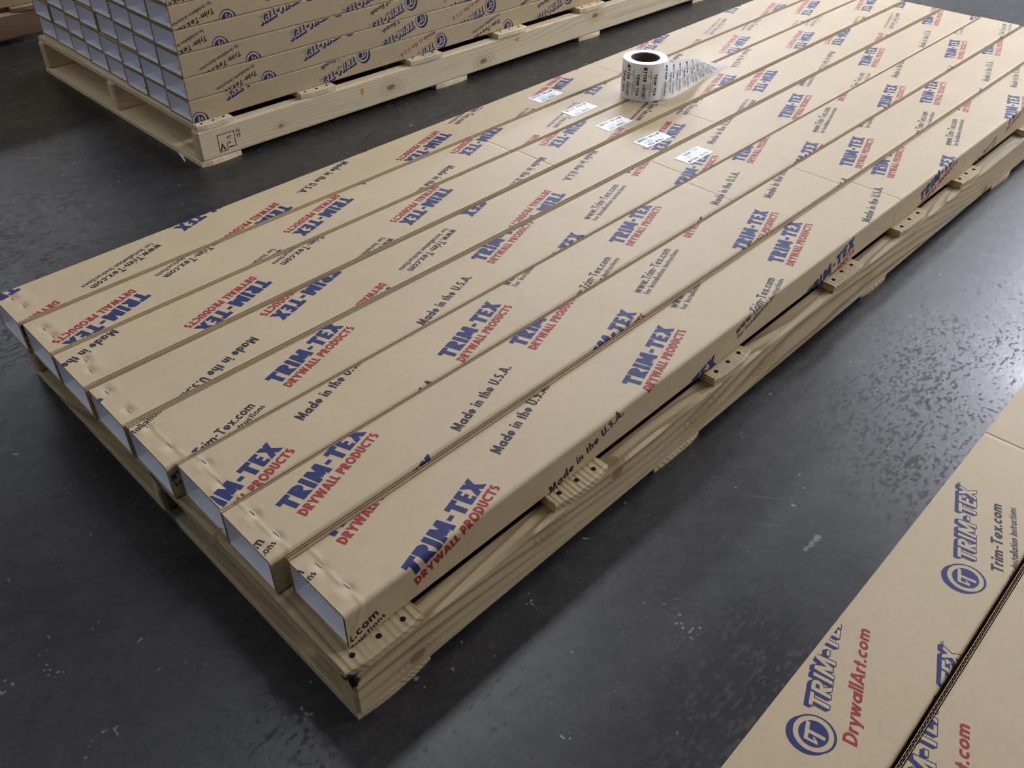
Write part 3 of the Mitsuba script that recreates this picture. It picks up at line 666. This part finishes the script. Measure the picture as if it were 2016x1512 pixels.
SIDE = {0: [('com', 0.8143, 0.1267), ('com', 1.075, 0.222), ('bead', 1.3905, 0.1762), ('made', 1.709, 0.1488), ('com', 2.020, 0.1289), ('bead', 2.33, 0.170), ('made', 2.65, 0.143)],
        1: [('com', 1.0499, 0.1846), ('com', 1.345, 0.270), ('bead', 1.631, 0.2336), ('made', 1.9375, 0.2176), ('com', 2.25, 0.195), ('bead', 2.58, 0.236)],
        2: [('com', 1.0114, 0.2490), ('com', 1.31, 0.334), ('bead', 1.592, 0.2955), ('made', 1.90, 0.281), ('com', 2.21, 0.258), ('bead', 2.54, 0.30)],
        3: [('com', 0.9186, 0.3116), ('com', 1.22, 0.397), ('bead', 1.50, 0.359), ('made', 1.81, 0.345), ('com', 2.12, 0.322)],
        4: [('com', 0.955, 0.376), ('com', 1.25, 0.460), ('bead', 1.53, 0.423), ('made', 1.84, 0.408)],
        5: [('com', 0.93, 0.439), ('bead', 1.50, 0.487)], 6: [('com', 0.95, 0.503), ('bead', 1.53, 0.55)]}
stack_tw = T4().translate([RP[0], RP[1], 0]).rotate([0, 0, 1], ROT)
srng = random.Random(11)
for r in range(7):
    for c in range(8):
        last = c == 7
        t = thing('open_ended_box', f'kraft box of the tall stack, {ORD[r]} row up, {COL[c] + (" column from left" if not last else " column, printed side showing")}', 'cardboard box', 'stacked boxes on the rear pallet')
        dx, dy = (0, 0) if last else (srng.uniform(-0.0010, 0.0010), srng.uniform(-0.004, 0.004))
        tw = stack_tw @ T4().translate([-(7 - c) * PX - SW + dx, 0.004 + 0.0035 * (7 - c) + dy, DECK + r * PZ])
        obj('shell', {**SHELL, 'to_world': tw}, t)
        k = obj('end_tray', {**CAP, 'to_world': tw}, t); labels[k] = {'label': 'white tray inside the open end'}
        st = []
        for fx, fz in ((0.5, 0.0), ):
            s = trimesh.creation.box(extents=[0.010, 0.0012, 0.0009]); s.apply_translation([SW * 0.55, 0.020, TB + 0.0022]); st.append(s)
        obj('staple', {**mikit.ply(cat(st), 'nail_dark'), 'to_world': tw}, t)
        if last:
            inkb, inkr, inkk = [], [], []
            for kind, y, z in SIDE[r]:
                # the printed side: drawing plane (along the box, up)
                ly, lz = (y - RP[1]) / math.cos(math.radians(ROT)) - 0.004, z - DECK - r * PZ
                F = lambda g: frame(affinity.scale(g, 0.96, 0.96, origin=(0, 0)), 180 + 16.5, ly - 0.0252, lz - 0.0200)
                inkb.append(F(LOGO))
                if kind == 'com': inkk += [F(COM1), F(COM2)]
                elif kind == 'bead': inkk.append(F(BEAD))
                else: inkr.append(F(USA))
            win = sbox(0.001, 0.001, BL - 0.01, SH - 0.001)
            for nm, gs in (('blue', inkb), ('red', inkr), ('black', inkk)):
                ms = [tri2d(g.intersection(win)) for g in gs]
                ms = [mesh(np.c_[np.full(len(v), SW + 0.0003), v], f) for v, f in [x for x in ms if x]]
                for m in ms:
                    k = obj(nm + '_lettering', {**mikit.ply(m, 'ink_' + nm), 'to_world': tw}, t); labels[k] = {'label': f'{nm} printed lettering'}

# pallet-maker's stamp on the stringer of the rear pallet
stamp = unary_union([sbox(0.000, 0.000, 0.002, 0.052), sbox(0.002, 0.050, 0.055, 0.052), sbox(0.053, 0.004, 0.055, 0.050), sbox(0.002, 0.000, 0.026, 0.002), sbox(0.026, 0.000, 0.0275, 0.024),
                     Polygon([(0.003, 0.004), (0.012, 0.026), (0.021, 0.004)]).difference(Polygon([(0.0075, 0.004), (0.012, 0.018), (0.0165, 0.004)])), sbox(0.030, 0.006, 0.050, 0.009),
                     affinity.translate(text('HT', 0.009, 0.18, None, 0.2), 0.030, 0.032), affinity.translate(text('DB', 0.006, 0.18, None, 0.2), 0.030, 0.018),
                     affinity.translate(text('TE', 0.010, 0.2, None, 0.2), 0.060, 0.042), affinity.translate(text('TE', 0.010, 0.2, None, 0.2), 0.060, 0.028)])
v, f = tri2d(stamp)
k = obj('stamp', {**mikit.ply(mesh(np.c_[np.full(len(v), 0.0264), v[:, 0] + 0.052, v[:, 1] * 1.0 + 0.030], f), 'nail_dark'), 'to_world': stack_tw}, 'pallet_001')
labels[k] = {'label': 'black ink stamp near the corner'}

# ------------------------------------------------------------------ right front pallet: one layer of boxes close to the viewer
pallet('wooden pallet at the lower right under a single layer of boxes with round logos', 0.452, 1.552,
       [(0.005, 0.135), (0.43, 0.555), (0.86, 0.985), (1.29, 1.415), (1.72, 1.845), (2.15, 2.275), (2.58, 2.705), (2.945, 3.07)],
       [(0.005, 0.135), (0.75, 0.875), (1.5, 1.625), (2.2, 2.325), (2.945, 3.07)], 0.003, 3.072, 'wood_main', rot=0.5, pivot=(0.46, 0.2))
FW_ = 0.1355
CREASES[20] = [0.930]
m, uv = box_shell(FW_, BH, BL, 20, True)
FSH = mikit.ply(m, 'kraft_dented', uv=uv)
m, uv = box_shell(FW_, BH, BL, 20, False)
FSH0 = mikit.ply(m, 'kraft_dented', uv=uv)
FFL = mikit.ply(flutes(FW_, BH, BL - 0.01), 'flute')
FCAP = mikit.ply(end_cap(FW_, BH), 'white_card')
RF = [('box with two round logos, leftmost on the lower right pallet', 0.0), ('box right of the dark seam on the lower right pallet', 0.140), ('third box from the left on the lower right pallet', 0.2785)]
for i, (lab, off) in enumerate(RF):
    t = thing('logo_box', 'long kraft ' + lab, 'cardboard box', 'boxes on the lower right pallet')
    fx, fy = 0.4585, -0.010
    tw = T4().translate([fx, fy, DECK]).rotate([0, 0, 1], 0.62).translate([off, 0, 0])
    obj('shell', {**(FSH if i else FSH0), 'to_world': tw}, t)
    if i: obj('corrugation', {**FFL, 'to_world': tw @ T4().translate([0, 0.005, 0])}, t)
    k = obj('end_tray', {**FCAP, 'to_world': tw}, t); labels[k] = {'label': 'white tray inside the open end'}
    if i < 2:
        inv = lambda p: (np.array([p[0] - fx, p[1] - fy]) @ np.array([[math.cos(.0108), -math.sin(.0108)], [math.sin(.0108), math.cos(.0108)]])) - [off, 0]
        bl, rd, bk = [], [], []
        A = 90 + 21.0
        if i == 0:
            b1, b2 = inv((0.521, 0.634)), inv((0.487, 0.293))
            v2 = np.array([0.148, 0.052]); v1 = b1 - b2
            for n, (o, kind) in enumerate([(b1, 'c'), (b2, 'r'), (b2 + v2 + [-0.014, -0.004], 'c'), (b1 + v2, 'r'), (b1 + v1, 'r'), (b2 - v1, 'c'), (b2 - v1 + v2, 'r')]):
                bl.append(frame(LOGO, A, *o)); bk.append(frame(INC, A, *o))
                if kind == 'c': bk += [frame(COM1, A, *o), frame(COM2, A, *o)]
                else: rd.append(frame(ART, A, *o))
            rd.append(frame(affinity.translate(USA, 0.02, 0.0595), A, *inv((0.4425, 0.920))))
        else:
            o = inv((0.630, 0.249))
            bl.append(frame(LOGO, A, *o)); rd.append(frame(ART, A, *o))
            for dd in (np.array([0.034, 0.341]),):
                pass
        win = sbox(0, 0, FW_ + BH, BL)
        for nm, gs in (('blue', bl), ('red', rd), ('black', bk)):
            ws = [x for x in (wrap(g.intersection(win), FW_, BH) for g in gs) if x is not None]
            for x in ws:
                k = obj(nm + '_lettering', {**mikit.ply(x, 'ink_' + nm), 'to_world': tw}, t); labels[k] = {'label': f'{nm} printed lettering'}

# ------------------------------------------------------------------ far left pallet, half hidden behind the tall stack
pallet('weathered brown pallet at the far upper left, behind the tall stack', -4.24, -3.140,
       [(-1.30, -1.17), (-0.87, -0.74), (-0.44, -0.31), (0.0, 0.13), (0.43, 0.56), (0.905, 1.03), (1.33, 1.46), (1.65, 1.78)],
       [(-1.30, -1.17), (-0.5, -0.37), (0.3, 0.43), (1.05, 1.18), (1.65, 1.78)], -1.30, 1.78, 'wood_brown', nails=False)
for r in range(8):
    for c in range(2):
        side = 'front' if c == 0 else 'hidden rear'
        t = thing('brown_box', f'dark box on the far left pallet, {ORD[r]} row up, {side} column', 'cardboard box', 'boxes on the far left pallet')
        tw = T4().translate([-3.165 - SW - c * PX, -1.31, DECK + r * PZ])
        obj('shell', {**SHELL, 'to_world': tw}, t)
        obj('end_tray', {**CAP, 'to_world': tw}, t)

# ------------------------------------------------------------------ small litter on the floor
def scrap(pts, th, bsdf, label, cat_='paper scrap'):
    m = trimesh.creation.extrude_polygon(Polygon(pts), th, engine='earcut'); m.apply_translation([0, 0, 0.0003])
    k = obj('paper_scrap', mikit.ply(m, bsdf)); labels[k] = {'label': label, 'category': cat_}
scrap([(-1.813, 0.787), (-1.803, 0.792), (-1.747, 0.773), (-1.739, 0.766)], 0.0012, 'label_paper', 'small white paper scrap on the floor by the corner of the rear pallet')
